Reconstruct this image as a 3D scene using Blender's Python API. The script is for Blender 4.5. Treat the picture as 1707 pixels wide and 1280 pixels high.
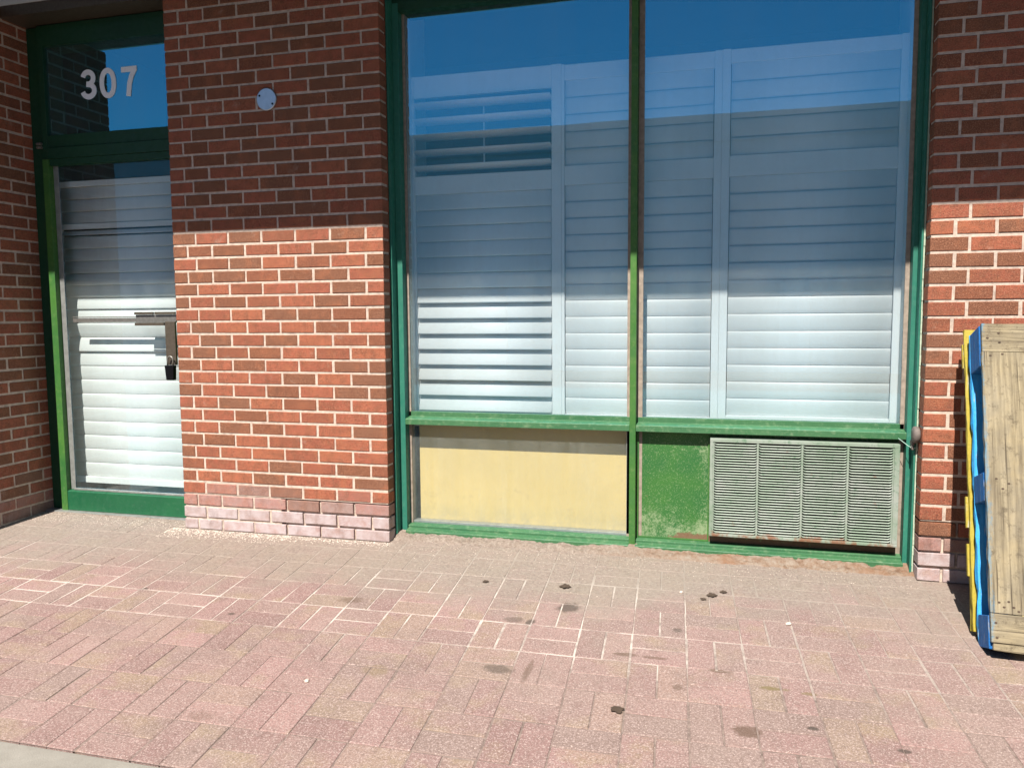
import bpy, bmesh, math, random
from mathutils import Vector, Matrix, noise
random.seed(7)
for o in list(bpy.data.objects): bpy.data.objects.remove(o)
S = bpy.context.scene
R = math.radians
# ------------------------------------------------------------------ camera
YAW, PITCH, ROLL = 0.25940, -0.08708, -0.007224
cam = bpy.data.cameras.new('camera'); co = bpy.data.objects.new('camera', cam); S.collection.objects.link(co)
cam.sensor_width = 36.0; cam.lens = 1312.33/1707*36; cam.clip_start = .05; cam.clip_end = 500
co.matrix_world = (Matrix.Translation((1.6442, -3.6947, 1.1723)) @ Matrix.Rotation(YAW, 4, 'Z') @ Matrix.Rotation(PITCH, 4, 'X')
                   @ Matrix.Rotation(R(90), 4, 'X') @ Matrix.Rotation(ROLL, 4, 'Z'))
S.camera = co
# ------------------------------------------------------------------ sky and sun
SUN_E, SUN_A = 52.2, 6.5         # elevation; the sun stands behind the camera, a little to its left
W = bpy.data.worlds.new("World"); S.world = W; W.use_nodes = True
wn = W.node_tree.nodes; bg = wn['Background']
sk = wn.new('ShaderNodeTexSky'); sk.sky_type = 'NISHITA'; sk.sun_disc = False
sk.sun_elevation = R(SUN_E); sk.sun_rotation = R(180+SUN_A); sk.altitude = 300; sk.air_density = 1.0; sk.dust_density = 0.2; sk.ozone_density = 3.0
W.node_tree.links.new(sk.outputs[0], bg.inputs[0]); bg.inputs[1].default_value = 0.052
sl = bpy.data.lights.new('sun', 'SUN'); sl.energy = 5.0; sl.angle = R(.5); sl.color = (1, .955, .88)
so = bpy.data.objects.new('sun', sl); S.collection.objects.link(so)
sd = Vector((math.sin(R(SUN_A))*math.cos(R(SUN_E)), math.cos(R(SUN_A))*math.cos(R(SUN_E)), -math.sin(R(SUN_E))))
so.rotation_euler = sd.to_track_quat('-Z', 'Y').to_euler(); so.location = (0, -6, 8)
S.view_settings.view_transform = 'Standard'; S.view_settings.look = 'None'
S.view_settings.exposure = 1.05; S.view_settings.gamma = 1
S.render.engine = 'CYCLES'
S.cycles.max_bounces = 10; S.cycles.transparent_max_bounces = 12; S.cycles.diffuse_bounces = 5

# ------------------------------------------------------------------ material helpers
ALB = .86      # overall reflectance level of every surface
class NT:
    def __init__(s, name):
        s.m = bpy.data.materials.new(name); s.m.use_nodes = True; s.t = s.m.node_tree
        s.b = s.t.nodes['Principled BSDF']; s.out = s.t.nodes['Material Output']; s.tc = s.n('ShaderNodeTexCoord')
    def n(s, typ, **k):
        nd = s.t.nodes.new(typ)
        for a, v in k.items(): setattr(nd, a, v)
        return nd
    def l(s, a, b): s.t.links.new(a, b)
    def val(s, sock, v):
        if hasattr(v, 'links') or hasattr(v, 'is_linked'): s.l(v, sock)
        else: sock.default_value = v
    def co(s, scale=(1, 1, 1), src='Object'):
        m = s.n('ShaderNodeMapping'); m.inputs['Scale'].default_value = scale; s.l(s.tc.outputs[src], m.inputs[0]); return m.outputs[0]
    def noise(s, sc, det=4, rough=.55, vec=None, dist=0):
        q = s.n('ShaderNodeTexNoise'); q.inputs['Scale'].default_value = sc; q.inputs['Detail'].default_value = det
        q.inputs['Roughness'].default_value = rough; q.inputs['Distortion'].default_value = dist
        s.l(vec if vec is not None else s.tc.outputs['Object'], q.inputs['Vector']); return q.outputs['Fac']
    def vor(s, sc, vec=None, out='Distance', feat='F1'):
        q = s.n('ShaderNodeTexVoronoi', feature=feat); q.inputs['Scale'].default_value = sc
        s.l(vec if vec is not None else s.tc.outputs['Object'], q.inputs['Vector']); return q.outputs[out]
    def ramp(s, f, stops, interp='LINEAR'):
        q = s.n('ShaderNodeValToRGB'); e = q.color_ramp.elements; q.color_ramp.interpolation = interp
        while len(e) < len(stops): e.new(.5)
        for i, (p, c) in enumerate(stops):
            e[i].position = p; e[i].color = (c, c, c, 1) if isinstance(c, (int, float)) else (*c, 1)
        s.l(f, q.inputs[0]); return q.outputs[0]
    def mix(s, f, a, b, bt='MIX'):
        q = s.n('ShaderNodeMix', data_type='RGBA', blend_type=bt)
        s.val(q.inputs[0], f)
        for i, v in ((6, a), (7, b)):
            if isinstance(v, tuple): q.inputs[i].default_value = (*v[:3], 1)
            else: s.l(v, q.inputs[i])
        return q.outputs[2]
    def math(s, op, a, b=0, c=0):
        q = s.n('ShaderNodeMath', operation=op)
        s.val(q.inputs[0], a); s.val(q.inputs[1], b); s.val(q.inputs[2], c); return q.outputs[0]
    def mr(s, v, a, b, c=0, d=1, smooth=True):
        q = s.n('ShaderNodeMapRange'); q.interpolation_type = 'SMOOTHSTEP' if smooth else 'LINEAR'
        s.l(v, q.inputs[0]); q.inputs[1].default_value = a; q.inputs[2].default_value = b; q.inputs[3].default_value = c; q.inputs[4].default_value = d
        return q.outputs[0]
    def xyz(s, src='Object'):
        q = s.n('ShaderNodeSeparateXYZ'); s.l(s.tc.outputs[src], q.inputs[0]); return q.outputs
    def attr(s, name='tint'):
        q = s.n('ShaderNodeAttribute'); q.attribute_name = name
        p = s.n('ShaderNodeSeparateColor'); s.l(q.outputs['Color'], p.inputs[0]); return p.outputs
    def bump(s, h, strength=.3, dist=.002):
        q = s.n('ShaderNodeBump'); q.inputs['Strength'].default_value = strength; q.inputs['Distance'].default_value = dist
        s.l(h, q.inputs['Height']); s.l(q.outputs[0], s.b.inputs['Normal'])
    def fin(s, col, rough=.8, spec=.3, metal=0):
        if isinstance(col, tuple): col = tuple(x*ALB for x in col[:3])
        else: col = s.mix(1.0, col, (ALB, ALB, ALB), 'MULTIPLY')
        s.val(s.b.inputs['Base Color'], (*col, 1) if isinstance(col, tuple) else col)
        s.val(s.b.inputs['Roughness'], rough); s.b.inputs['Specular IOR Level'].default_value = spec; s.b.inputs['Metallic'].default_value = metal
        return s.m

def m_brick(name='brick', pale=(.36, .100, .060), dark=(.20, .092, .055), mid=(.31, .088, .052)):
    t = NT(name); a = t.attr()
    # one brick differs from the next: shift the texture by the brick's own random number
    sh = t.n('ShaderNodeVectorMath', operation='ADD'); cb = t.n('ShaderNodeCombineXYZ'); t.l(t.math('MULTIPLY', a[2], 9), cb.inputs[0]); t.l(t.math('MULTIPLY', a[0], 5), cb.inputs[2])
    t.l(t.tc.outputs['Object'], sh.inputs[0]); t.l(cb.outputs[0], sh.inputs[1]); V = sh.outputs[0]
    c = t.ramp(a[0], [(0, dark), (.28, (.20, .076, .040)), (.48, mid), (.7, pale), (1, (.40, .125, .065))])
    st = t.noise(1, 5, .65, vec=None) if False else t.noise(24, 5, .7, vec=V)
    c = t.mix(t.ramp(st, [(.40, 0), (.62, .65)]), c, (.17, .066, .036))
    c = t.mix(t.ramp(t.noise(11, 4, .6, vec=V), [(.52, 0), (.66, .5)]), c, (.36, .125, .06))
    c = t.mix(t.ramp(t.noise(210, 3, .75, vec=V), [(.50, .0), (.62, .70)]), c, (.42, .20, .12))
    c = t.mix(t.ramp(t.noise(170, 3, .7, vec=V), [(.54, .0), (.66, .75)]), c, (.085, .04, .03))
    ef = t.math('MULTIPLY', a[1], t.ramp(t.noise(16, 6, .65), [(.25, .35), (.6, 1)]))
    c = t.mix(ef, c, (.50, .415, .41))
    sp = t.ramp(t.noise(9, 7, .75), [(.60, 0), (.72, .5)]); c = t.mix(sp, c, (.42, .31, .24))
    c = t.mix(t.ramp(t.noise(1, 6, .75, vec=t.co((9, 9, 2.2))), [(.56, 0), (.70, .35)]), c, (.11, .055, .04))
    h = t.math('ADD', t.noise(200, 4, .7), t.math('MULTIPLY', t.noise(30, 3), .8))
    t.bump(h, .8, .004); return t.fin(c, .88, .2)
def m_mortar(name='mortar', base=(.62, .49, .40)):
    t = NT(name); n = t.noise(40, 6, .7)
    c = t.ramp(n, [(.3, tuple(x*.62 for x in base)), (.55, base), (.8, tuple(min(1, x*1.18) for x in base))])
    c = t.mix(t.ramp(t.noise(3, 4), [(.5, 0), (.7, .35)]), c, (.36, .29, .25))
    t.bump(t.noise(180, 5, .7), .8, .004); return t.fin(c, .95, .15)
def m_paint(name, a, b, chalk=.25, pale=(.30, .42, .30), rough=.45, rust=0):
    t = NT(name); n = t.noise(2.6, 5, .6); c = t.mix(t.ramp(n, [(.35, 0), (.65, 1)]), a, b)
    c = t.mix(t.ramp(t.noise(38, 7, .72), [(.52, 0), (.75, chalk*1.6)]), c, pale)
    c = t.mix(t.ramp(t.noise(190, 3, .7), [(.60, 0), (.72, chalk)]), c, tuple(min(1, x*1.4) for x in pale))
    c = t.mix(t.ramp(t.noise(75, 4, .7, dist=.6), [(.67, 0), (.74, .8)]), c, (.025, .03, .02))
    if rust: c = t.mix(t.ramp(t.noise(22, 6, .7), [(.60, 0), (.72, rust)]), c, (.20, .075, .035))
    t.bump(t.noise(120, 4, .6), .25, .0015); return t.fin(c, t.ramp(t.noise(30, 4), [(.3, rough-.1), (.7, rough+.2)]), .4)
def m_plain(name, col, rough=.6, var=.12, sc=12, metal=0, spec=.4, bump=.15, bsc=150):
    t = NT(name); n = t.noise(sc, 6, .6)
    c = t.ramp(n, [(.3, tuple(x*(1-var) for x in col)), (.7, tuple(min(1, x*(1+var)) for x in col))])
    t.bump(t.noise(bsc, 4), bump, .001); return t.fin(c, rough, spec, metal)
def m_glass(name, refl, dirt=.05, tint=(.965, .985, .985)):
    t = NT(name); t.t.nodes.remove(t.b)
    tr = t.n('ShaderNodeBsdfTransparent'); tr.inputs[0].default_value = (*tint, 1)
    gl = t.n('ShaderNodeBsdfGlossy'); gl.inputs['Roughness'].default_value = 0.0; gl.inputs[0].default_value = (.12, .69, 1, 1)
    w = t.n('ShaderNodeBump'); w.inputs['Strength'].default_value = .035; w.inputs['Distance'].default_value = .01; t.l(t.noise(1.3, 2), w.inputs['Height']); t.l(w.outputs[0], gl.inputs['Normal'])
    fr = t.n('ShaderNodeLayerWeight'); fr.inputs[0].default_value = .5; ge = t.n('ShaderNodeNewGeometry')
    f = t.math('ADD', t.math('MULTIPLY', t.math('POWER', fr.outputs['Facing'], 5), .85-refl), refl)
    f = t.math('MULTIPLY', f, t.math('SUBTRACT', 1, ge.outputs['Backfacing']))
    m1 = t.n('ShaderNodeMixShader'); t.l(f, m1.inputs[0]); t.l(tr.outputs[0], m1.inputs[1]); t.l(gl.outputs[0], m1.inputs[2])
    df = t.n('ShaderNodeBsdfDiffuse'); df.inputs[0].default_value = (.55, .56, .52, 1)
    d1 = t.noise(3.0, 6, .65, vec=t.co((3, 3, .35))); d2 = t.noise(70, 4, .6)
    z = t.xyz()[2]
    d = t.math('MULTIPLY', t.ramp(d1, [(.35, .35), (.7, 1)]), t.ramp(d2, [(.3, .6), (.7, 1)]))
    d = t.math('MULTIPLY', d, dirt*1.6)
    m2 = t.n('ShaderNodeMixShader'); t.l(d, m2.inputs[0]); t.l(m1.outputs[0], m2.inputs[1]); t.l(df.outputs[0], m2.inputs[2])
    t.l(m2.outputs[0], t.out.inputs[0]); return t.m

M = {}
M['brick'] = m_brick(); M['mortar'] = m_mortar()
M['brick_shop'] = m_brick('brick_opposite', (.25, .10, .07), (.16, .08, .06), (.2, .09, .06))
M['green'] = m_paint('green_paint_shaded', (.004, .045, .022), (.008, .06, .022), .10, pale=(.06, .12, .07), rough=.5)  # green darkened for frame parts in shade; the shade is in the colour
M['green_warm'] = m_paint('green_paint_warm', (.028, .12, .028), (.06, .17, .025), .22, pale=(.20, .27, .09), rough=.5)
M['teal'] = m_paint('teal_paint', (.018, .14, .095), (.028, .18, .12), .12, pale=(.2, .32, .24), rough=.5)
M['door_green'] = m_paint('door_green_paint', (.008, .085, .036), (.012, .11, .042), .12, pale=(.10, .20, .13), rough=.42)
M['sill'] = m_paint('sill_paint', (.05, .15, .06), (.03, .12, .05), .35, pale=(.26, .34, .20), rough=.5)
M['alu'] = m_plain('aluminium', (.40, .40, .38), .45, .2, 30, .6)
M['stop'] = m_plain('glazing_stop', (.30, .24, .19), .6, .25, 40, 0)
M['caulk'] = m_plain('caulk', (.42, .48, .36), .8, .25, 50, 0)
M['white'] = m_plain('shutter_white', (.98, .985, .975), .45, .04, 6, 0)
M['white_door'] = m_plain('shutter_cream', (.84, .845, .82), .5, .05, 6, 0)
M['white_wall'] = m_plain('white_plaster', (.62, .64, .62), .8, .05, 5, 0)
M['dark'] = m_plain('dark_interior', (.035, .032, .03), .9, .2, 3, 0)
M['glass'] = m_glass('window_glass', .34, .035)
M['glass_low'] = m_glass('lower_glass', .04, .06)
M['glass_door'] = m_glass('door_glass', .17, .04)
M['digit'] = m_plain('white_vinyl', (1.08, 1.10, 1.15), .4, .03, 10, 0)
M['steel'] = m_plain('worn_steel', (.30, .285, .26), .42, .2, 60, .7)
M['brown_metal'] = m_plain('brown_anodised_metal', (.13, .105, .08), .4, .2, 60, .5)
M['black'] = m_plain('black_plastic', (.004, .004, .005), .5, .2, 60, 0, spec=.12)
M['disc'] = m_plain('galvanised_cover', (.50, .56, .62), .3, .12, 25, .75)
M['soffit'] = m_plain('soffit', (.07, .055, .045), .7, .1, 4, 0)
M['fascia'] = m_plain('fascia_white', (.70, .72, .70), .6, .06, 4, 0)
M['knob'] = m_plain('grey_rubber', (.16, .13, .115), .75, .25, 40, 0)
M['stone'] = m_plain('pale_stone', (.62, .52, .44), .9, .2, 30, 0)
M['leafm'] = m_plain('dry_leaf', (.07, .045, .03), .9, .3, 60, 0)
M['wire'] = m_plain('wire', (.45, .62, .52), .5, .1, 30, 0)
M['door_grey'] = m_plain('pale_grey_door', (.60, .65, .69), .7, .1, 2)
M['pale_wall'] = m_plain('pale_cladding', (.80, .84, .88), .8, .06, .3)
M['asphalt'] = m_plain('asphalt', (.06, .058, .056), .95, .25, 60, 0, bump=.8, bsc=220)

def mat_board():
    t = NT('cream_board'); c = t.mix(t.ramp(t.noise(2.2, 5, .6), [(.35, 0), (.7, 1)]), (.56, .41, .17), (.64, .465, .19))
    c = t.mix(t.ramp(t.noise(5, 6, .7, dist=.8), [(.60, 0), (.78, .4)]), c, (.40, .32, .16))
    c = t.mix(t.ramp(t.noise(9, 5, .7, vec=t.co((2, 2, .3))), [(.6, 0), (.8, .3)]), c, (.8, .7, .45))
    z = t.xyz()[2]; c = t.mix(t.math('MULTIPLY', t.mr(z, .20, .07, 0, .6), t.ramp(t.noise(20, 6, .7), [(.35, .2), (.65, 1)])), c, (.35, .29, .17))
    c = t.mix(t.ramp(t.noise(2.6, 7, .75, dist=1.6), [(.60, 0), (.63, .35), (.66, 0)]), c, (.36, .27, .14))
    c = t.mix(t.ramp(t.noise(60, 4, .7), [(.66, 0), (.72, .6)]), c, (.25, .18, .10))
    return t.fin(c, .6, .3)
M['board'] = mat_board()
def mat_panel():
    t = NT('peeling_green_panel'); x = t.xyz()
    c = t.mix(t.ramp(t.noise(3.5, 5, .6), [(.35, 0), (.65, 1)]), (.022, .115, .028), (.045, .15, .026))
    X = t.math('ADD', x[0], 1.245)
    spread = t.math('MAXIMUM', t.mr(x[2], .34, .07, .0, .15), t.mr(X, 1.50, 1.60, 0, .10))
    n = t.math('ADD', t.noise(75, 9, .9), spread)
    n = t.math('MULTIPLY', n, t.ramp(t.noise(5, 4, .6), [(.3, .86), (.65, 1.06)]))
    c = t.mix(t.ramp(n, [(.56, 0), (.68, .85)]), c, (.27, .33, .19))
    c = t.mix(t.ramp(t.noise(150, 4, .7), [(.55, 0), (.64, .6)]), c, (.20, .29, .13))
    ru = t.math('ADD', t.noise(26, 7, .7), t.math('MULTIPLY', t.mr(x[2], .125, .085, 0, .35), t.mr(X, 1.36, 1.46, .1, 1)))
    c = t.mix(t.ramp(ru, [(.68, 0), (.78, .85)]), c, (.17, .075, .045))
    t.bump(n, .35, .002); return t.fin(c, .55, .35)
M['panel'] = mat_panel()
def mat_grille(name='grille_metal', rustz=True):
    t = NT(name); x = t.xyz()
    c = t.mix(t.ramp(t.noise(6, 5, .6), [(.35, 0), (.65, 1)]), (.34, .37, .325), (.22, .29, .21))
    c = t.mix(t.ramp(t.noise(50, 6, .7), [(.54, 0), (.68, .7)]), c, (.05, .15, .07))
    ru = t.math('ADD', t.noise(18, 7, .7), t.mr(x[2], .05, .0, 0, .20))
    c = t.mix(t.ramp(ru, [(.64, 0), (.76, .85)]), c, (.22, .085, .04))
    t.bump(t.noise(90, 4), .3, .001); return t.fin(c, .5, .4, .1)
M['grille'] = mat_grille()
def mat_wood(name, dirs, blue=False):
    # dirs: grain axis
    t = NT(name); sc = [55, 55, 55]; sc[dirs] = 3
    v = t.co(tuple(sc)); g = t.noise(1, 7, .65, vec=v, dist=.25)
    c = t.ramp(g, [(.30, (.10, .075, .048)), (.44, (.235, .19, .12)), (.56, (.33, .27, .17)), (.72, (.43, .36, .24))])
    c = t.mix(t.ramp(t.noise(5, 6, .65), [(.42, 0), (.68, .7)]), c, (.165, .145, .115))
    c = t.mix(t.ramp(t.noise(7, 5, .6, vec=t.co((1, 1, .5))), [(.55, 0), (.75, .5)]), c, (.42, .32, .16))
    c = t.mix(t.ramp(t.noise(26, 7, .8), [(.53, 0), (.66, .75)]), c, (.085, .065, .045)); c = t.mix(t.ramp(t.noise(1, 3, .5, vec=t.co(tuple(x*(2.2 if x > 10 else .8) for x in sc))), [(.60, 0), (.68, .85)]), c, (.06, .045, .03))
    a = t.attr('tint')
    if blue:
        x = t.xyz()
        e = t.math('ADD', t.noise(1, 8, .85, vec=t.co((22, 22, 7))), t.mr(x[0], .040, 0.0, -.06, .17))
        c = t.mix(t.ramp(e, [(.60, 0), (.72, .7)]), c, (.09, .24, .36))
    t.bump(t.math('ADD', g, t.math('MULTIPLY', t.noise(120, 5, .8), .4)), .9, .005); return t.fin(c, .9, .15)
M['wood_v'] = mat_wood('weathered_wood_upright', 2, True); M['wood_h'] = mat_wood('weathered_wood_across', 0, True)
def mat_wpaint(name, a, b):
    t = NT(name); g = t.noise(1, 6, .65, vec=t.co((60, 60, 2.5)))
    c = t.mix(t.ramp(g, [(.35, 0), (.65, 1)]), a, b)
    c = t.mix(t.ramp(t.noise(1, 6, .7, vec=t.co((70, 70, 9))), [(.58, 0), (.66, .7)]), c, (.38, .38, .33)); c = t.mix(t.ramp(t.noise(30, 6, .75), [(.55, 0), (.68, .6)]), c, tuple(x*.35 for x in a))
    t.bump(t.math('ADD', g, t.noise(60, 5, .8)), .9, .004); return t.fin(c, .6, .3)
M['blue'] = mat_wpaint('blue_paint', (.0, .085, .30), (.005, .15, .45)); M['blue_lit'] = mat_wpaint('blue_paint_sunlit', (.01, .26, .62), (.06, .38, .72))  # second blue is lighter: sunlight on the stringers put into the colour
M['yellow'] = mat_wpaint('yellow_paint', (.33, .25, .02), (.42, .33, .04)); M['yellow_p'] = mat_wpaint('pale_yellow_paint', (.52, .42, .14), (.62, .54, .28))

# ------------------------------------------------------------------ object helpers
def link(o): S.collection.objects.link(o); return o
def tag(o, label=None, cat=None, group=None, kind=None):
    if label: o['label'] = label
    if cat: o['category'] = cat
    if group: o['group'] = group
    if kind: o['kind'] = kind
    return o
def empty(name, loc, label, cat, group=None):
    o = bpy.data.objects.new(name, None); o.location = loc; o.empty_display_size = .1; link(o); return tag(o, label, cat, group)
class MB:
    def __init__(s): s.v = []; s.f = []; s.m = []; s.c = []; s.sm = []
    def face(s, idx, m=0, c=(.5, 0, .5), smooth=False): s.f.append(idx); s.m.append(m); s.c.append(c); s.sm.append(smooth)
    def box(s, x0, x1, y0, y1, z0, z1, m=0, c=(.5, 0, .5), skip=''):
        n = len(s.v); s.v += [(x0, y0, z0), (x1, y0, z0), (x1, y1, z0), (x0, y1, z0), (x0, y0, z1), (x1, y0, z1), (x1, y1, z1), (x0, y1, z1)]
        for k, q in (('b', (3, 2, 1, 0)), ('t', (4, 5, 6, 7)), ('f', (0, 1, 5, 4)), ('r', (1, 2, 6, 5)), ('k', (2, 3, 7, 6)), ('l', (3, 0, 4, 7))):
            if k not in skip: s.face(tuple(n+i for i in q), m, c)
    def hexa(s, pts, m=0, c=(.5, 0, .5), smooth=False):
        n = len(s.v); s.v += [tuple(p) for p in pts]
        for q in ((3, 2, 1, 0), (4, 5, 6, 7), (0, 1, 5, 4), (1, 2, 6, 5), (2, 3, 7, 6), (3, 0, 4, 7)): s.face(tuple(n+i for i in q), m, c, smooth)
    def prism(s, prof, x0, x1, m=0, axis=0, c=(.5, 0, .5), smooth=False):
        # profile of (y,z) pairs run along x (axis 0), closed
        n = len(s.v); k = len(prof)
        for X in (x0, x1):
            for (a, b) in prof: s.v.append((X, a, b) if axis == 0 else (a, X, b) if axis == 1 else (a, b, X))
        for i in range(k): j = (i+1) % k; s.face((n+i, n+j, n+k+j, n+k+i), m, c, smooth)
        s.face(tuple(n+i for i in reversed(range(k))), m, c); s.face(tuple(n+k+i for i in range(k)), m, c)
    def build(s, name, mats, parent=None, off=(0, 0, 0), bevel=0, recalc=True):
        me = bpy.data.meshes.new(name); me.from_pydata([(a-off[0], b-off[1], c-off[2]) for a, b, c in s.v], [], s.f)
        if not isinstance(mats, (list, tuple)): mats = [mats]
        for q in mats: me.materials.append(q)
        me.polygons.foreach_set('material_index', s.m); me.polygons.foreach_set('use_smooth', s.sm)
        at = me.attributes.new('tint', 'FLOAT_COLOR', 'FACE')
        at.data.foreach_set('color', [w for q in s.c for w in (q[0], q[1], q[2], 1)])
        if recalc:
            b = bmesh.new(); b.from_mesh(me); bmesh.ops.recalc_face_normals(b, faces=b.faces); b.to_mesh(me); b.free()
        me.update(); o = bpy.data.objects.new(name, me); link(o)
        if parent: o.parent = parent
        if bevel:
            q = o.modifiers.new('bevel', 'BEVEL'); q.width = bevel; q.segments = 2; q.limit_method = 'ANGLE'; q.angle_limit = R(40)
        return o
def tube(mb, pts, r, seg=8, m=0):
    pts = [Vector(p) for p in pts]; n0 = len(mb.v)
    for i, p in enumerate(pts):
        d = (pts[min(i+1, len(pts)-1)]-pts[max(i-1, 0)]).normalized()
        a = d.orthogonal().normalized() if i == 0 else (a-d*a.dot(d)).normalized()
        b = d.cross(a)
        for k in range(seg):
            t = 2*math.pi*k/seg; mb.v.append(tuple(p+a*math.cos(t)*r+b*math.sin(t)*r))
    for i in range(len(pts)-1):
        for k in range(seg):
            q = (k+1) % seg; mb.face((n0+i*seg+k, n0+i*seg+q, n0+(i+1)*seg+q, n0+(i+1)*seg+k), m, smooth=True)
    mb.face(tuple(n0+k for k in reversed(range(seg))), m); mb.face(tuple(n0+(len(pts)-1)*seg+k for k in range(seg)), m)

# ------------------------------------------------------------------ brickwork
H = 0.0677; JT = 0.0122
def chamfer_brick(mb, P, u0, u1, z0, z1, d, tint, m=0):
    # P(u, w, z): u along the wall, w depth (0 = face, positive into the wall)
    c = .0022; jx = random.uniform(-.0009, .0009); jf = random.uniform(-.0011, .0011); r = lambda: random.uniform(-.0009, .0009)
    n = len(mb.v)
    q = [(u0+r(), z0+r()), (u1+r(), z0+r()), (u1+r(), z1+r()), (u0+r(), z1+r())]
    qi = [(q[0][0]+c, q[0][1]+c), (q[1][0]-c, q[1][1]+c), (q[2][0]-c, q[2][1]-c), (q[3][0]+c, q[3][1]-c)]
    for (a, b) in qi: mb.v.append(P(a, jf, b))
    for (a, b) in q: mb.v.append(P(a, c+jf, b))
    for (a, b) in q: mb.v.append(P(a, d-c, b))
    for (a, b) in qi: mb.v.append(P(a, d, b))
    for L in range(3):
        for k in range(4):
            j = (k+1) % 4; mb.face((n+L*4+k, n+L*4+j, n+L*4+4+j, n+L*4+4+k), m, tint)
    mb.face((n+0, n+1, n+2, n+3), m, tint); mb.face((n+15, n+14, n+13, n+12), m, tint)
def courses(mb, P, length, row0, row1, bond, depth, wk=1, missing=True, face2=False, zoff=0):
    for r in range(row0, row1):           # r = 0 is the lowest course
        z0 = r*H+JT/2+random.uniform(-.0008, .0008); z1 = (r+1)*H-JT/2+random.uniform(-.0008, .0008)
        for (a, b) in bond(r, length):
            t = random.random(); hgt = r+.5
            w = 0
            if r <= 1: w = random.uniform(.9, 1.1)
            elif r == 2: w = random.uniform(.05, .5)
            elif r == 3: w = random.choice((0, 0, .1, .25))
            if random.random() < .12: t *= .3
            ja, jb = random.uniform(-.0016, .0016), random.uniform(-.0016, .0016); e0, e1 = random.uniform(-.0011, .0011), random.uniform(-.0011, .0011)
            chamfer_brick(mb, P, a+JT/2+ja if a > 0 else a, b-JT/2+jb if b < length else b, z0+e0, z1+e1, depth, (t, w*wk, random.random()))
def bond_pillar(r, L):
    # measured from the right end of the left pier, u = distance from its right edge
    k = 23-r                                # course index counted down from the shadow line
    B = .1981
    j = [0]
    if k % 2 == 0: j += [.0955+B*i for i in range(6)]
    else: j += [B*(i+1)-.003 for i in range(5)] + [B*5+.150]
    j.append(L); return list(zip(j[:-1], j[1:]))
def bond_right(r, L):
    k = 23-r; B = .1985; j = [0]
    if k % 2 == 0: s = .150
    else: j.append(.0955); s = .2495
    while s < L-.03: j.append(s); s += B
    j.append(L); return list(zip(j[:-1], j[1:]))
def bond_left(r, L):
    k = 23-r; B = .200; j = [0]; s = (.075 if k % 2 == 0 else .175)
    while s < L-.03: j.append(s); s += B
    j.append(L); return list(zip(j[:-1], j[1:]))
ROWS = 43
def mortar_core(mb, x0, x1, y0, y1, z0, z1, rec=.0035, top=1):
    mb.box(x0+rec, x1-rec, y0+rec, y1-rec, z0, z1, 1)
WH = ROWS*H
# pier between door and window (front face on y = 0, x from -1.228 to 0)
PW = 1.228
mb = MB(); courses(mb, lambda u, w, z: (-u, w, z), PW, -1, ROWS, bond_pillar, .0795); mortar_core(mb, -PW, 0, 0, .0795, 3.02*H, WH); mortar_core(mb, -PW, -.62, 0, .0795, -.08, 3.0*H, .006); mortar_core(mb, -.6199, 0, 0, .0795, -.08, 3.0*H, .014)
mb.box(-PW+.002, -.002, .0815, .30, -.08, WH, 0, (.3, 0, .5))
pier = mb.build('brick_pier', [M['brick'], M['mortar']])
tag(pier, 'red brick wall section with whitened lowest courses, between the 307 door and the window', 'brick wall')
# right-hand wall
XR = 2.490
mb = MB(); courses(mb, lambda u, w, z: (XR+u, w, z), 3.6, -1, ROWS, bond_right, .0795); mortar_core(mb, XR, XR+3.6, 0, .0795, 4.02*H, WH); mortar_core(mb, XR, XR+3.6, 0, .0795, -.08, 4.0*H, .014)
mb.box(XR+.002, XR+3.6, .0815, .30, -.08, WH, 0, (.3, 0, .5))
rw = mb.build('brick_wall', [M['brick'], M['mortar']])
tag(rw, 'red brick wall right of the window, behind the leaning pallets', 'brick wall')
# projecting wall left of the door, faces right
XL = -2.300
mb = MB(); courses(mb, lambda u, w, z: (XL-w, .19-u, z), .65, -1, ROWS, bond_left, .09, wk=.3); mb.box(XL-.0865, XL-.0035, .19-.6465, .1865, -.08, WH, 1)
mb.box(XL-.30, XL-.092, -.458, .19, -.08, WH, 0, (.2, 0, .5))
lw = mb.build('brick_wall', [M['brick'], M['mortar']])
tag(lw, 'shaded red brick wall projecting towards the street, left of the 307 door', 'brick wall')

# ------------------------------------------------------------------ overhang above the shopfront
ZS, DS = 3.235, 1.217
cn = empty('canopy', (1.0, 0, ZS), 'flat overhang with white band above the door and window', 'canopy')
mb = MB(); mb.box(-8, 9, -DS, .30, ZS, ZS+.06); mb.build('soffit', M['soffit'], cn, (1.0, 0, ZS))
mb = MB(); mb.box(-8, 9, -DS-.02, -DS-.001, ZS-.005, ZS+.7); mb.build('fascia', M['fascia'], cn, (1.0, 0, ZS))
mb = MB(); mb.box(-8, -1.0, -.004, .28, 2.915, ZS-.002); mb.box(-1.0, 9, -.004, .28, 2.917, ZS-.002); mb.build('wall_band', M['fascia'], cn, (1.0, 0, ZS))
mb = MB(); mb.box(-2.6, -1.228, .0, .28, 2.855, 2.914); mb.box(0, XR, .0, .28, 2.82, 2.916); mb.build('lintel', M['brown_metal'], cn, (1.0, 0, ZS))
mb = MB(); mb.box(-8, 9, -DS, 7, ZS+.062, ZS+.60); mb.build('roof', M['fascia'], cn, (1.0, 0, ZS))

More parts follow.
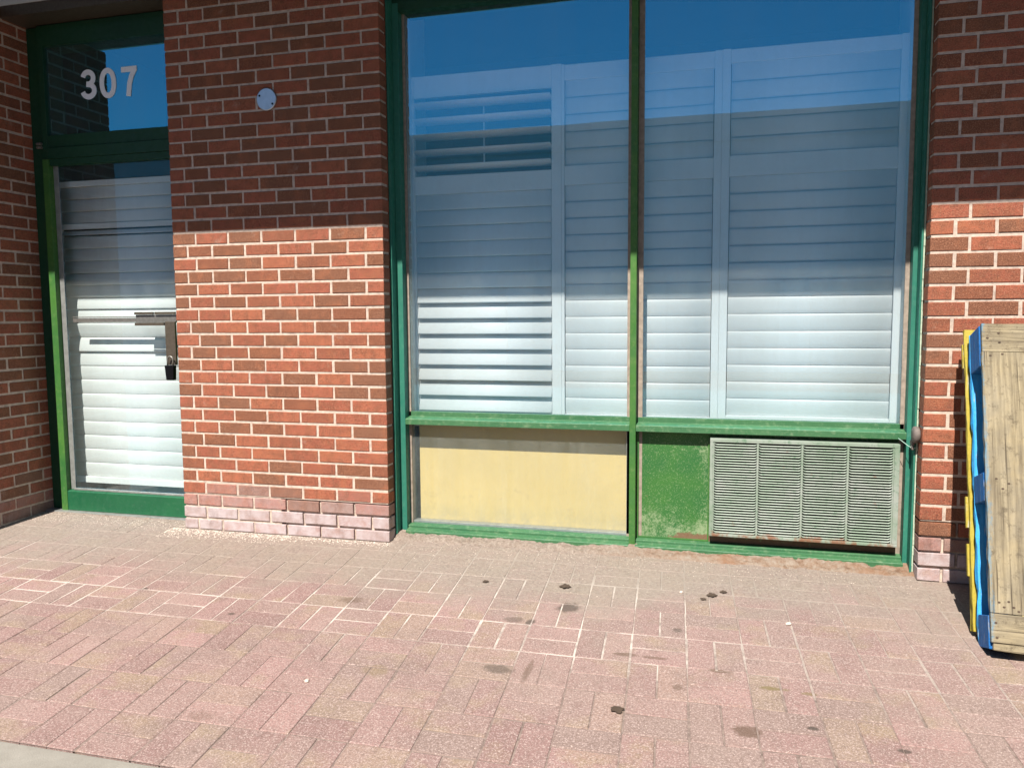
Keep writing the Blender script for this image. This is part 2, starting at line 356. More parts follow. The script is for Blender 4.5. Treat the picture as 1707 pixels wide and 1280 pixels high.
# ------------------------------------------------------------------ shop window
wd = empty('shop_window', (1.245, .14, .0), 'large green framed shop window in two bays with white shutters behind it', 'window')
OF = (1.245, .14, 0)
def part(mb, name, mat, par=wd, off=OF, bevel=.0015): return mb.build(name, mat, par, off, bevel)
ZH = 2.74
mb = MB(); mb.box(0.001, .012, .080, .28, 0, ZH+.07); mb.box(.012, .045, .136, .28, 0, ZH); part(mb, 'jamb', M['teal'])
mb = MB(); mb.box(.045, .059, .186, .198, .045, ZH-.03); mb.box(1.201, 1.2195, .187, .198, .045, ZH-.03); mb.box(1.2505, 1.277, .187, .198, .045, ZH-.03); mb.box(2.4365, 2.4555, .186, .198, .045, ZH-.03)
part(mb, 'glazing_stop', M['stop'], bevel=.001)
mb = MB(); mb.box(2.456, 2.475, .136, .28, 0, ZH); mb.box(2.475, 2.4835, .081, .28, 0, ZH+.07); part(mb, 'jamb', M['teal'])
mb = MB()
for i in range(60):
    z = i*.047; mb.box(2.4838, 2.4895+random.uniform(-.001, .001), .080+random.uniform(-.002, .003), .2, z, z+.0472)
part(mb, 'caulk_joint', M['caulk'], bevel=0)
mb = MB(); mb.box(1.2200, 1.2500, .130, .28, .0, ZH); part(mb, 'mullion', M['green_warm'])
mb = MB(); mb.box(.013, 2.474, .138, .28, ZH-.04, ZH+.078); part(mb, 'head_frame', M['green'])
for (a, b) in ((.0455, 1.2195), (1.2505, 2.4555)):
    mb = MB(); mb.prism([(.134, .604), (.134, .632), (.1365, .6345), (.186, .6425), (.186, .668), (.199, .668), (.28, .660), (.28, .604)], a, b); part(mb, 'sill_rail', M['sill'])
    mb = MB(); mb.prism([(.112, -.02), (.112, .040), (.1145, .043), (.150, .047), (.150, .060), (.1535, .062), (.186, .066), (.28, .066), (.28, -.02)], a, b); part(mb, 'base_rail', M['sill'])
for (a, b) in ((.050, 1.210), (1.262, 2.445)):
    mb = MB(); mb.box(a, b, .190, .1935, .655, ZH-.02); g = part(mb, 'glass_pane', M['glass'], bevel=0)
mb = MB(); mb.box(.050, 1.210, .190, .1935, .055, .61); part(mb, 'glass_pane', M['glass_low'], bevel=0)
mb = MB(); mb.box(.045, .056, .187, .24, .066, .603); mb.box(.056, 1.219, .195, .24, .0665, .078); mb.box(1.2, 1.219, .187, .24, .0785, .603); part(mb, 'glazing_bead', M['alu'], bevel=.001)
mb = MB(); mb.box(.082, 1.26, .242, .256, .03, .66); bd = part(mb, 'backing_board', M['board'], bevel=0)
mb = MB(); mb.box(1.251, 2.4555, .188, .20, .05, .604); pn = mb.build('spandrel_panel', M['panel'], wd, OF)
# keep the material's world-sized gradients: origin is shifted, so shift texture by the object offset
pn.location = (-OF[0]+OF[0], 0, 0)
mb = MB(); mb.box(1.2515, 1.262, .180, .1875, .066, .60); mb.box(1.594, 1.6, .181, .1875, .066, .6); mb.box(1.262, 1.594, .182, .1875, .066, .074)
part(mb, 'panel_bead', M['green_warm'], bevel=.001)

# ventilation grille in the lower right bay
gr = empty('vent_grille', (2.015, .15, .112), 'weathered metal louvred air grille with rusty bottom edge under the right bay of the window', 'vent grille')
GO = (2.015, .15, .112)
GX0, GX1, GZ0, GZ1, GY = 1.603, 2.430, .112, .583, .128
mb = MB()
mb.box(GX0, GX1, GY-.004, .186, GZ1-.017, GZ1); mb.box(GX0, GX1, GY-.006, .186, GZ0, GZ0+.013)
mb.box(GX0, GX0+.014, GY-.004, .186, GZ0+.0135, GZ1-.0175); mb.box(GX1-.022, GX1, GY-.004, .186, GZ0+.0135, GZ1-.0175)
gf = mb.build('frame', M['grille'], gr, GO, .0015)
mb = MB(); mb.box(GX0+.003, GX1-.003, .180, .186, GZ0+.014, GZ1-.018); mb.build('back_plate', M['black'], gr, GO)
cols = [GX0+.0155, 1.820, 2.017, 2.214, GX1-.0235]
NF = 35; fz0 = GZ0+.016; fz1 = GZ1-.020; pit = (fz1-fz0)/NF
for a, b in zip(cols[:-1], cols[1:]):
    mb = MB()
    for i in range(NF):
        z = fz0+i*pit+pit*.30; j = random.uniform(-.0005, .0005)
        n = len(mb.v); xs = [a+.0045, a+.009, a+.016, b-.016, b-.009, b-.0045]; bow = [.006, .002, 0, 0, .002, .006]
        for X, dz in zip(xs, bow):
            for (yy, zz) in ((GY, -.0006), (GY+.0015, .0018), (GY+.0065, pit*.20), (GY+.0075, pit*.20-.0018)):
                mb.v.append((X, yy, z+zz+dz*.8+j))
        for s in range(5):
            for k in range(4):
                q = (k+1) % 4; mb.face((n+s*4+k, n+s*4+q, n+s*4+4+q, n+s*4+4+k), 0)
        mb.face((n+3, n+2, n+1, n), 0); mb.face((n+20, n+21, n+22, n+23), 0)
    mb.box(a-.0042, a+.0042, GY-.002, GY+.03, fz0-.002, fz1+.002) if a > GX0+.05 else mb.box(a-.0013, a+.0045, GY-.001, GY+.03, fz0-.002, fz1+.002)
    if b == cols[-1]: mb.box(b-.0045, b+.001, GY-.001, GY+.03, fz0-.002, fz1+.002)
    mb.build('louvre_panel', M['grille'], gr, GO)

# ------------------------------------------------------------------ plantation shutters
def slat(mb, x0, x1, y, z, w, ang, th=.010):
    # ang: angle from vertical in degrees, positive = top edge leans to the street
    prof = []; a = R(ang); ca, sa = math.cos(a), math.sin(a)
    N = 10
    for i in range(N):
        t = 2*math.pi*i/N; u = math.cos(t)*w/2; v = math.sin(t)*th/2
        prof.append((y-u*sa+v*ca, z+u*ca+v*sa))
    mb.prism(prof, x0, x1, smooth=True)
def shutter(name, label, x0, x1, xin0, xin1, groups, ztop, zbot, y=.285, group=None, rails=(), mat='white'):
    t = empty(name, ((x0+x1)/2, y, zbot), label, 'shutter', group); O = ((x0+x1)/2, y, zbot)
    mb = MB(); mb.box(x0, xin0, y-.014, y+.014, zbot, ztop); mb.box(xin1, x1, y-.014, y+.014, zbot, ztop)
    for (a, b) in rails: mb.box(xin0+.0005, xin1-.0005, y-.0125, y+.0125, a, b)
    mb.build('frame', M[mat], t, O, .002)
    for (za, zb, n, angs, rod) in groups:
        mb = MB(); p = (zb-za)/n
        for i in range(n):
            an = angs(i) if callable(angs) else angs
            slat(mb, xin0+.003, xin1-.003, y, za+p*(i+.5), p*1.06, an+random.uniform(-.8, .8))
        mb.build('slats', M[mat], t, O)
        if rod:
            mb = MB(); mb.box((xin0+xin1)/2-.004, (xin0+xin1)/2+.004, y+.035, y+.044, za+.03, zb-.02); mb.build('tilt_rod', M[mat], t, O, .002)
    return t
ZT, ZB = 2.415, .640
G = 'white plantation shutters inside the shop window'
shutter('window_shutter', 'white shutter panel in the left window bay, its top slats tilted open', .012, .856, .068, .806,
        [(1.902, 2.303, 5, 76, True), (1.318, 1.808, 6, -7, False), (.662, 1.318, 8, -17, False)], ZT, ZB, group=G,
        rails=((2.303, 2.413), (1.808, 1.902), (ZB+.002, .662)))
shutter('window_shutter', 'white shutter panel running behind the central mullion, all slats closed', .8565, 1.6335, .872, 1.598,
        [(1.916, 2.333, 5, 4, False), (.662, 1.821, 14, lambda i: 4.5, False)], ZT-.004, ZB, group=G,
        rails=((2.333, 2.408), (1.821, 1.916), (ZB+.002, .662)))
shutter('window_shutter', 'white shutter panel at the right end of the window, all slats closed', 1.634, 2.452, 1.672, 2.408,
        [(1.920, 2.348, 5, 4, False), (.676, 1.823, 14, lambda i: 5.5, False)], ZT-.002, ZB, group=G,
        rails=((2.348, 2.410), (1.823, 1.920), (ZB+.002, .676)))
shutter('door_shutter', 'white shutter panel behind the glass of the 307 door', -2.235, -1.245, -2.205, -1.26,
        [(1.735, 1.950, 3, -6, False), (1.225, 1.660, 6, lambda i: (-8, -8, -8, -6, -6, -6)[i], False), (.885, 1.225, 4, lambda i: (-5, -11, 15, -4)[i], False), (.205, .885, 8, 3.5, False), (1.660, 1.700, 1, -48, False)],
        1.985, .165, y=.262, mat='white_door', rails=((1.950, 1.983), (.167, .205), (1.703, 1.733)))
# the rail between the two shutter leaves of the door, lit brown behind the glass
# ------------------------------------------------------------------ rooms behind the glass
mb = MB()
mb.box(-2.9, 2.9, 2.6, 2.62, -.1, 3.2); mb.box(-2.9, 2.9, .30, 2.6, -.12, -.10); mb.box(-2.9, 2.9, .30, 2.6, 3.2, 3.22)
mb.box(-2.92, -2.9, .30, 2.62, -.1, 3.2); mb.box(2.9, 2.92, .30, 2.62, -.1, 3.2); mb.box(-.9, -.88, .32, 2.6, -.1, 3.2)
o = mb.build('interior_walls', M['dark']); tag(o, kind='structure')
mb = MB(); mb.box(-.02, .010, .282, .60, .60, 3.0); mb.box(2.457, 2.49, .282, .60, .60, 3.0); mb.box(.0105, .059, .20, .262, .66, 2.74); mb.box(2.4375, 2.455, .20, .262, .66, 2.74)
o = mb.build('window_reveal', M['white_wall']); tag(o, kind='structure')
mb = MB(); mb.box(-.02, 2.49, .262, .60, .58, .638); o = mb.build('window_ledge', M['white_wall']); tag(o, kind='structure')

# ------------------------------------------------------------------ door 307
dr = empty('entrance_door', (-1.76, .15, .0), 'green framed glass entrance door with a transom numbered 307', 'door')
DO = (-1.76, .15, 0)
def dpart(mb, name, mat, bevel=.0015): return mb.build(name, mat, dr, DO, bevel)
FY = .150
mb = MB(); mb.box(-2.299, -2.206, FY+.025, .30, 0, 2.85); mb.box(-2.206, -2.168, FY+.004, .30, 2.10, 2.85); mb.box(-1.275, -1.2285, FY, .30, 0, 2.85); mb.box(-2.168, -1.275, FY+.002, .30, 2.735, 2.85)
dpart(mb, 'door_frame', M['green'])
mb = MB(); mb.box(-2.1675, -1.2755, FY+.004, .29, 2.162, 2.232); mb.box(-2.1675, -1.2755, FY-.004, .29, 2.098, 2.160); dpart(mb, 'transom_bar', M['green'])
mb = MB(); mb.box(-2.2055, -2.162, FY-.006, .20, .012, 2.097); mb.box(-1.32, -1.2755, FY-.004, .20, .012, 2.097); 
dpart(mb, 'door_stile', M['green_warm'])
mb = MB(); mb.box(-2.1615, -1.3205, FY+.002, .20, 2.06, 2.097); dpart(mb, 'top_rail', M['green'])  # takes the darkened green, shade on the rail put into its colour
mb = MB(); mb.prism([(FY-.004, .018), (FY-.004, .132), (FY+.001, .136), (.20, .142), (.20, .018)], -2.1615, -1.3205); dpart(mb, 'kick_plate', M['door_green'])
mb = MB(); mb.box(-2.30, -1.2285, FY-.035, .25, -.01, .0165); dpart(mb, 'threshold', M['alu'])
mb = MB(); mb.box(-2.158, -1.30, FY+.032, FY+.036, .13, 2.07); dpart(mb, 'glass_pane', M['glass_door'], 0)
mb = MB(); mb.box(-2.165, -1.28, FY+.020, FY+.024, 2.225, 2.74); dpart(mb, 'transom_pane', M['glass'], 0)
mb = MB(); mb.box(-2.1615, -2.128, FY+.026, FY+.031, .14, 2.06); mb.box(-2.128, -1.3205, FY+.014, FY+.031, .1385, .149); dpart(mb, 'glazing_stop', M['alu'], .001)
mb = MB(); mb.box(-2.06, -1.60, FY+.004, FY+.018, 1.148, 1.172); mb.box(-2.06, -1.60, FY+.000, FY+.003, 1.1755, 1.181)
dpart(mb, 'push_bar', M['steel'])
mb = MB(); mb.box(-1.600, -1.330, FY-.018, FY+.018, 1.146, 1.190); pb = dpart(mb, 'push_bar_bracket', M['steel'])
mb = MB(); mb.box(-1.600, -1.475, FY-.030, FY-.0185, 1.191, 1.205); mb.box(-1.465, -1.33, FY-.030, FY-.0185, 1.191, 1.205); mb.box(-1.600, -1.405, FY-.030, FY-.0185, 1.128, 1.145); dpart(mb, 'bracket_trim', M['brown_metal'], .001)
mb = MB(); mb.box(-1.395, -1.330, FY-.034, FY-.0195, .905, 1.150); dpart(mb, 'latch_guard', M['brown_metal'])
# hinge at the left jamb
mb = MB()
for z in (2.166, 2.186): mb.prism([(math.cos(2*math.pi*i/12)*.011+FY-.004, math.sin(2*math.pi*i/12)*.008+z) for i in range(12)], -2.236, -2.205, smooth=True)
dpart(mb, 'hinge', M['steel'], .001)
# house number: three cut vinyl digits on the transom pane
def stroke(pts, w, closed=False):
    L = []; Rr = []; n = len(pts)
    for i in range(n):
        p = Vector(pts[i])
        if closed: a, b = Vector(pts[(i-1) % n]), Vector(pts[(i+1) % n])
        else: a, b = Vector(pts[max(i-1, 0)]), Vector(pts[min(i+1, n-1)])
        d = (b-a).normalized(); q = Vector((-d.y, d.x)); L.append(p+q*w/2); Rr.append(p-q*w/2)
    return L, Rr
def digit(strokes, cx, cz, w):
    mb = MB(); y0, y1 = FY+.0172, FY+.0196
    for k, (pts, closed) in enumerate(strokes):
        L, Rr = stroke([(cx+a*1.06, cz+b*1.03) for a, b in pts], w, closed); n0 = len(mb.v); n = len(pts); yy = y0-.0002*k
        for i in range(n):
            for q in (L[i], Rr[i]): mb.v.append((q.x, yy, q.y)); mb.v.append((q.x, y1, q.y))
        for i in range(n if closed else n-1):
            j = (i+1) % n; a = n0+4*i; b = n0+4*j
            mb.face((a, b, b+2, a+2), 0); mb.face((a+1, a+3, b+3, b+1), 0); mb.face((a, a+1, b+1, b), 0); mb.face((a+2, b+2, b+3, a+3), 0)
        if not closed:
            mb.face((n0, n0+2, n0+3, n0+1), 0); e = n0+4*(n-1); mb.face((e, e+1, e+3, e+2), 0)
    return mb
def arc(cx, cz, rx, rz, a0, a1, n=14): return [(cx+rx*math.cos(R(a0+(a1-a0)*i/n)), cz+rz*math.sin(R(a0+(a1-a0)*i/n))) for i in range(n+1)]
sw = .0300
def super_el(rx, rz, n=40): return [(rx*math.copysign(abs(math.cos(2*math.pi*i/n))**.92, math.cos(2*math.pi*i/n)), rz*math.copysign(abs(math.sin(2*math.pi*i/n))**.92, math.sin(2*math.pi*i/n))) for i in range(n)]
d3 = [(arc(0, .0335, .0335, .0325, 168, -82) + [(-.008, .0015)], False), ([(-.012, .0015)]+arc(0, -.0335, .0375, .0330, 84, -170), False)]
d0 = [(super_el(.0385, .0665), True)]
d7 = [([(-.048, .0655), (.050, .0655)], False), ([(.0375, .064), (.016, .030), (.001, -.010), (-.0085, -.0775)], False)]
for st, cx, lab in ((d3, -1.876, '3'), (d0, -1.742, '0'), (d7, -1.598, '7')):
    z = 2.503-(cx+1.874)*.02
    mb = digit(st, cx, z, sw); dpart(mb, 'digit', M['digit'], 0)

# padlock hanging from the latch guard
pk = empty('padlock', (-1.352, .098, .83), 'black padlock with steel shackle hanging from the door latch', 'padlock')
PO = (-1.352, .098, .83)
mb = MB(); mb.hexa([(-1.376, .082, .822), (-1.328, .082, .822), (-1.328, .110, .822), (-1.376, .110, .822), (-1.384, .082, .905), (-1.324, .082, .905), (-1.324, .110, .905), (-1.384, .110, .905)])
mb.build('body', M['black'], pk, PO, .004)
mb = MB(); tube(mb, [(-1.372, .096, .90)]+[(-1.354+.018*math.cos(R(a)), .096, .935+.020*math.sin(R(a))) for a in range(180, -1, -20)]+[(-1.336, .096, .90)], .0042, 10)
mb.build('shackle', M['steel'], pk, PO)

# round cover plate on the pier
vc = empty('cover_plate', (-.627, -.003, 2.283), 'round metal cover plate screwed to the shaded brick above the sunlit courses', 'cover plate')
VO = (-.627, -.003, 2.283)
mb = MB(); N = 40; r = .057
for (rr, yy) in ((r, -.0005), (r, -.006), (r-.004, -.0085)):
    for i in range(N): a = 2*math.pi*i/N; mb.v.append((VO[0]+rr*math.cos(a), yy, VO[2]+rr*math.sin(a)))
for L in range(2):
    for i in range(N): j = (i+1) % N; mb.face((L*N+i, L*N+j, L*N+N+j, L*N+N+i), 0, smooth=True)
mb.face(tuple(2*N+i for i in range(N)), 0); mb.face(tuple(reversed(range(N))), 0)
mb.build('plate', M['disc'], vc, VO)
for (dx, dz) in ((-.037, .019), (.036, -.026)):
    mb = MB(); mb.prism([(VO[0]+dx+.0055*math.cos(2*math.pi*i/12), VO[2]+dz+.0055*math.sin(2*math.pi*i/12)) for i in range(12)], -.0086, -.011, axis=1)
    mb.build('screw', M['black'], vc, VO, .0008)

# rubber plug and loose wire at the right jamb
kb = empty('round_plug', (2.472, .055, .640), 'grey brown round plug fixed beside the right window jamb', 'plug')
KO = (2.472, .055, .640)
mb = MB(); N = 24
rings = [(.026, 2.489), (.034, 2.484), (.037, 2.474), (.036, 2.466), (.030, 2.461), (.012, 2.459)]
for rr, xx in rings:
    for i in range(N): a = 2*math.pi*i/N; mb.v.append((xx, KO[1]-.005+rr*math.cos(a)*.9, KO[2]+rr*math.sin(a)))
for L in range(len(rings)-1):
    for i in range(N): j = (i+1) % N; mb.face((L*N+i, L*N+j, L*N+N+j, L*N+N+i), 0, smooth=True)
mb.face(tuple((len(rings)-1)*N+i for i in range(N)), 0); mb.face(tuple(reversed(range(N))), 0)
mb.build('rubber_cap', M['knob'], kb, KO)
mb = MB(); mb.box(2.462, 2.474, .062, .100, .590, .612); mb.box(2.462, 2.470, .058, .092, .57, .5895); mb.build('bracket', M['knob'], kb, KO, .003)
mb = MB(); tube(mb, [(2.420, .122, .611), (2.436, .105, .598), (2.452, .085, .585), (2.463, .070, .579), (2.474, .062, .578), (2.482, .060, .582), (2.486, .066, .590)], .0013, 6)
o = mb.build('loose_wire', M['wire']); tag(o, 'thin pale loose wire curling out below the round plug', 'wire')

# ------------------------------------------------------------------ ground
SL = .06; YC = -1.868
def gz(y): return SL*y if y > YC else SL*YC + (y-YC)*.015
def mat_paver():
    t = NT('clay_pavers'); a = t.attr(); x = t.xyz()
    c = t.ramp(a[0], [(0, (.235, .166, .142)), (.3, (.290, .182, .160)), (.6, (.232, .140, .126)), (.86, (.325, .196, .176)), (1, (.26, .195, .14))])
    sh = t.n('ShaderNodeVectorMath', operation='ADD'); cb = t.n('ShaderNodeCombineXYZ'); t.l(t.math('MULTIPLY', a[2], 7), cb.inputs[0]); t.l(t.math('MULTIPLY', a[0], 5), cb.inputs[2])
    t.l(t.tc.outputs['Object'], sh.inputs[0]); t.l(cb.outputs[0], sh.inputs[1]); V = sh.outputs[0]
    tan = t.math('ADD', t.noise(4.2, 5, .6, vec=V), t.math('MULTIPLY', a[2], .16))
    c = t.mix(t.ramp(tan, [(.62, 0), (.74, .7)]), c, (.285, .212, .135))
    c = t.mix(t.ramp(t.noise(2.0, 5, .65), [(.45, 0), (.66, .55)]), c, (.30, .215, .185))
    c = t.mix(t.ramp(t.noise(7, 6, .7), [(.50, 0), (.68, .5)]), c, (.185, .13, .112))
    c = t.mix(t.ramp(t.noise(170, 3, .8), [(.52, .0), (.60, .85)]), c, (.46, .35, .315))
    c = t.mix(t.ramp(t.noise(140, 3, .8, vec=V), [(.52, .0), (.62, .6)]), c, (.13, .085, .072))
    c = t.mix(t.ramp(t.vor(90), [(.0, .8), (.14, 0)]), c, (.58, .50, .44))
    # grey beige dust close to the wall
    yy = t.math('ADD', t.math('ADD', x[1], t.math('MULTIPLY', t.math('SUBTRACT', t.noise(2.2, 6, .75), .5), 1.1)), t.mr(x[0], .9, 2.2, 0, -.16))
    dust = t.mr(yy, -.80, -.30, 0, .9)
    c = t.mix(t.math('MULTIPLY', dust, t.ramp(t.noise(14, 6, .7), [(.3, .75), (.6, 1)])), c, t.ramp(t.noise(75, 8, .85), [(.36, (.13, .105, .085)), (.48, (.255, .205, .17)), (.56, (.29, .24, .20)), (.68, (.44, .38, .32))]))
    c = t.mix(t.ramp(t.noise(1.1, 5, .6), [(.5, 0), (.75, .35)]), c, (.29, .24, .19))
    # oil and tyre stains, each with a place of its own
    for (sx, sy, rx, ry, st, col) in STAINS:
        mp = t.n('ShaderNodeMapping', vector_type='POINT'); mp.inputs['Location'].default_value = (-sx/rx, -sy/ry, 0); mp.inputs['Scale'].default_value = (1/rx, 1/ry, 0)
        t.l(t.tc.outputs['Object'], mp.inputs[0]); ln = t.n('ShaderNodeVectorMath', operation='LENGTH'); t.l(mp.outputs[0], ln.inputs[0])
        dd = t.math('ADD', ln.outputs['Value'], t.math('MULTIPLY', t.math('SUBTRACT', STN(t), .5), 1.3))
        c = t.mix(t.mr(dd, 1.15, .55, 0, st), c, col)
    t.bump(t.math('ADD', t.noise(300, 3, .7), t.math('MULTIPLY', t.noise(60, 4), .8)), .6, .003)
    return t.fin(c, .9, .2)
_stn = {}
def STN(t):
    if t.m.name not in _stn: _stn[t.m.name] = t.noise(38, 5, .7)
    return _stn[t.m.name]
BR = (.10, .062, .04); DK = (.07, .055, .045); OL = (.17, .13, .055)
STAINS = [(1.052, -.585, .050, .055, .75, DK), (.86, -.74, .045, .030, .5, DK), (.93, -.745, .02, .03, .75, DK), (.13, -.70, .06, .035, .5, BR),
          (.905, -1.13, .06, .035, .6, DK), (1.50, -.70, .02, .022, .6, DK), (1.655, -.98, .050, .012, .7, BR), (1.825, -1.06, .050, .014, .75, OL), (1.94, -1.07, .03, .012, .6, OL),
          (1.74, -1.33, .045, .035, .7, BR), (1.33, -.93, .05, .015, .6, BR), (1.43, -.935, .05, .012, .55, BR), (.06, -1.62, .05, .03, .3, BR), (1.93, -1.27, .018, .012, .85, DK),
          (.48, -1.23, .06, .04, .35, OL), (1.01, -1.12, .015, .09, .5, BR), (1.52, -1.12, .02, .02, .5, BR), (-.85, -.78, .02, .015, .8, DK), (-.30, -.93, .018, .014, .7, DK), (1.57, -1.57, .022, .02, .85, DK), (2.17, -1.33, .02, .012, .8, DK)]
M['paver'] = mat_paver()
def mat_joint():
    t = NT('joint_sand'); x = t.xyz(); n = t.noise(40, 5, .7)
    c = t.ramp(n, [(.3, (.15, .11, .095)), (.6, (.31, .235, .20))])
    yy = t.math('ADD', x[1], t.math('MULTIPLY', t.math('SUBTRACT', t.noise(1.7, 4, .6), .5), .9))
    band = t.math('MULTIPLY', t.mr(yy, -1.15, -.95, 0, 1), t.mr(x[0], 2.0, 1.1, .35, 1))
    patch = t.ramp(t.noise(5, 7, .7), [(.38, 0), (.56, 1)])
    w = t.math('MULTIPLY', band, t.math('MAXIMUM', patch, .25))
    c = t.mix(w, c, (.58, .50, .44))
    dust = t.mr(x[1], -.50, -.22, 0, .85); c = t.mix(dust, c, (.29, .24, .20))
    t.bump(t.noise(220, 4, .7), .9, .004); return t.fin(c, .95, .1)
M['joint'] = mat_joint()
def build_paving():
    mb = MB(); A = Vector((.2000, .002)); B = Vector((.0125, -.2185)); O = Vector((.336, -.773))
    import itertools
    def smooth_fill(x, y):   # how far the joints are filled up with dust, 0..1
        return max(0, min(1, (y+.50)/.25))
    for i in range(-24, 26):
        for j in range(-5, 6):
            P0 = O+A*i+B*j
            hor = (i+j) % 2 == 1
            for k in (0, 1):
                if hor: u0, u1, v0, v1 = 0, 1, k*.5, k*.5+.5
                else: u0, u1, v0, v1 = k*.5, k*.5+.5, 0, 1
                g = .0026/.2; gg = g*random.choice((.35, .5, .8, 1.1, 1.6)); gv = g*random.choice((.3, .45, .8, 1.2)); near = max(0, min(1, 1-abs((P0.y+.80)/.28))); gg = max(gg, g*random.uniform(.8, 1.7)*near); gv = max(gv, g*random.uniform(.6, 1.6)*near)
                cs = [P0+A*(u0+gg)+B*(v0+gv), P0+A*(u1-gg)+B*(v0+gv), P0+A*(u1-gg)+B*(v1-gv), P0+A*(u0+gg)+B*(v1-gv)]
                cy = sum(c.y for c in cs)/4
                if cy > .22: continue
                # the row that meets the concrete edge is cut
                cs = [Vector((c.x, max(c.y, YC+.004))) for c in cs]
                if max(c.y for c in cs)-min(c.y for c in cs) < .02: continue
                cx = sum(c.x for c in cs)/4
                an = random.uniform(-.006, .006); cen = Vector((cx, cy))
                cs = [cen+Matrix.Rotation(an, 2) @ (c-cen) for c in cs]
                t1, t2 = random.uniform(-.006, .006), random.uniform(-.006, .006); dz = random.uniform(-.0010, .0014)
                tint = (random.random()**.9, 0, random.random()); dz *= .6; n = len(mb.v); c_ = .0028; z = lambda q: gz(q.y)+dz+(q.x-cx)*t1+(q.y-cy)*t2
                ci = [c+(cen-c).normalized()*c_*1.5 for c in cs]
                for q in ci: mb.v.append((q.x, q.y, z(q)+.0035))
                for q in cs: mb.v.append((q.x, q.y, z(q)+.0015))
                for q in cs: mb.v.append((q.x, q.y, z(q)-.02))
                for L in range(2):
                    for e in range(4): f = (e+1) % 4; mb.face((n+L*4+e, n+L*4+f, n+L*4+4+f, n+L*4+4+e), 0, tint)
                mb.face((n+0, n+3, n+2, n+1), 0, tint)
    # joint bed rises to the paver tops where dust has filled the joints
    n0 = len(mb.v); nx, ny = 300, 130; x0, x1, y0, y1 = -4.6, 5.4, YC+.002, .29
    for b in range(ny+1):
        for a in range(nx+1):
            x = x0+(x1-x0)*a/nx; y = y0+(y1-y0)*b/ny
            w = noise.noise(Vector((x*1.9, y*2.2, 3)))
            fill = max(0, min(1, (y+w*.35+.44+max(0, min(.14, (x-1.0)*.14)))/.22)); sand = max(0, min(1, 1-abs((y+.80)/.30)))
            mb.v.append((x, y, gz(y)+.0009+.0014*sand*(1-fill)+.0016*fill+.0004*fill*noise.noise(Vector((x*9, y*9, 1)))))
    for b in range(ny):
        for a in range(nx):
            q = n0+b*(nx+1)+a; mb.face((q, q+1, q+nx+2, q+nx+1), 1, smooth=True)
    o = mb.build('paved_forecourt', [M['paver'], M['joint']], recalc=True); tag(o, kind='structure'); return o
build_paving()
def mat_conc():
    t = NT('concrete'); c = t.ramp(t.noise(8, 8, .7), [(.3, (.22, .20, .17)), (.7, (.31, .285, .245))])
    c = t.mix(t.ramp(t.noise(240, 3, .6), [(.55, 0), (.7, .6)]), c, (.25, .22, .19)); t.bump(t.noise(200, 4, .7), .6, .003); return t.fin(c, .92, .2)
M['conc'] = mat_conc()
mb = MB(); zc = gz(YC)
for i in range(-5, 7):
    x0 = i*1.5+.2; mb.hexa([(x0+.004, -3.90, zc-.14), (x0+1.496, -3.90, zc-.14), (x0+1.496, YC-.004, zc-.14), (x0+.004, YC-.004, zc-.14), (x0+.004, -3.90, zc-.028), (x0+1.496, -3.90, zc-.028), (x0+1.496, YC-.004, zc+.002), (x0+.004, YC-.004, zc+.002)])
o = mb.build('sidewalk', M['conc'], bevel=.004); tag(o, kind='structure')
mb = MB(); mb.box(-60, 60, -60, 12, zc-.20, zc-.145); o = mb.build('road', M['asphalt']); tag(o, kind='structure')

# crumbled edge of dirt along the window base and pier foot
def mat_dirt():
    t = NT('dirt'); c = t.ramp(t.noise(30, 7, .75), [(.28, (.13, .07, .045)), (.45, (.25, .17, .12)), (.6, (.31, .25, .20)), (.8, (.40, .34, .29))])
    c = t.mix(t.ramp(t.noise(5, 5), [(.5, 0), (.66, .6)]), c, (.27, .14, .08)); X = t.xyz()[0]; c = t.mix(t.mr(t.math('ADD', X, t.math('MULTIPLY', t.noise(4, 4), .8)), 2.1, 1.2, 0, .8), c, t.ramp(t.noise(70, 8, .8), [(.36, (.16, .125, .10)), (.5, (.27, .215, .18)), (.64, (.40, .34, .29))])); t.bump(t.noise(150, 6, .75), 1, .006); return t.fin(c, .95, .1)
M['dirt'] = mat_dirt()
def strip(x0, x1, ya, yb, ha, hb, nx, name):
    mb = MB(); ny = 12
    for b in range(ny+1):
        for a in range(nx+1):
            x = x0+(x1-x0)*a/nx; f = b/ny
            e = .022*noise.noise(Vector((x*7, 2, 0)))+.010*noise.noise(Vector((x*31, 5, 0)))
            y = ya+e*(1-f)+(yb-ya)*f
            h = ha+(hb-ha)*f**.7+.010*noise.noise(Vector((x*14, y*14, 0)))*(.3+f)+.005*noise.noise(Vector((x*60, y*60, 4)))
            if abs(noise.noise(Vector((x*3.0, y*16+x*2, 9)))) < .035: h -= .008
            mb.v.append((x, y, gz(y)+(.0 if b else -.012)+h*(1 if b else 0)))
    for b in range(ny):
        for a in range(nx): q = b*(nx+1)+a; mb.face((q, q+1, q+nx+2, q+nx+1), 0, smooth=True)
    o = mb.build(name, M['dirt']); tag(o, kind='structure'); return o
strip(-.02, 2.50, .035, .135, .004, .030, 420, 'dirt_verge')
strip(-2.30, -1.20, .03, .105, .002, .002, 200, 'dirt_verge')
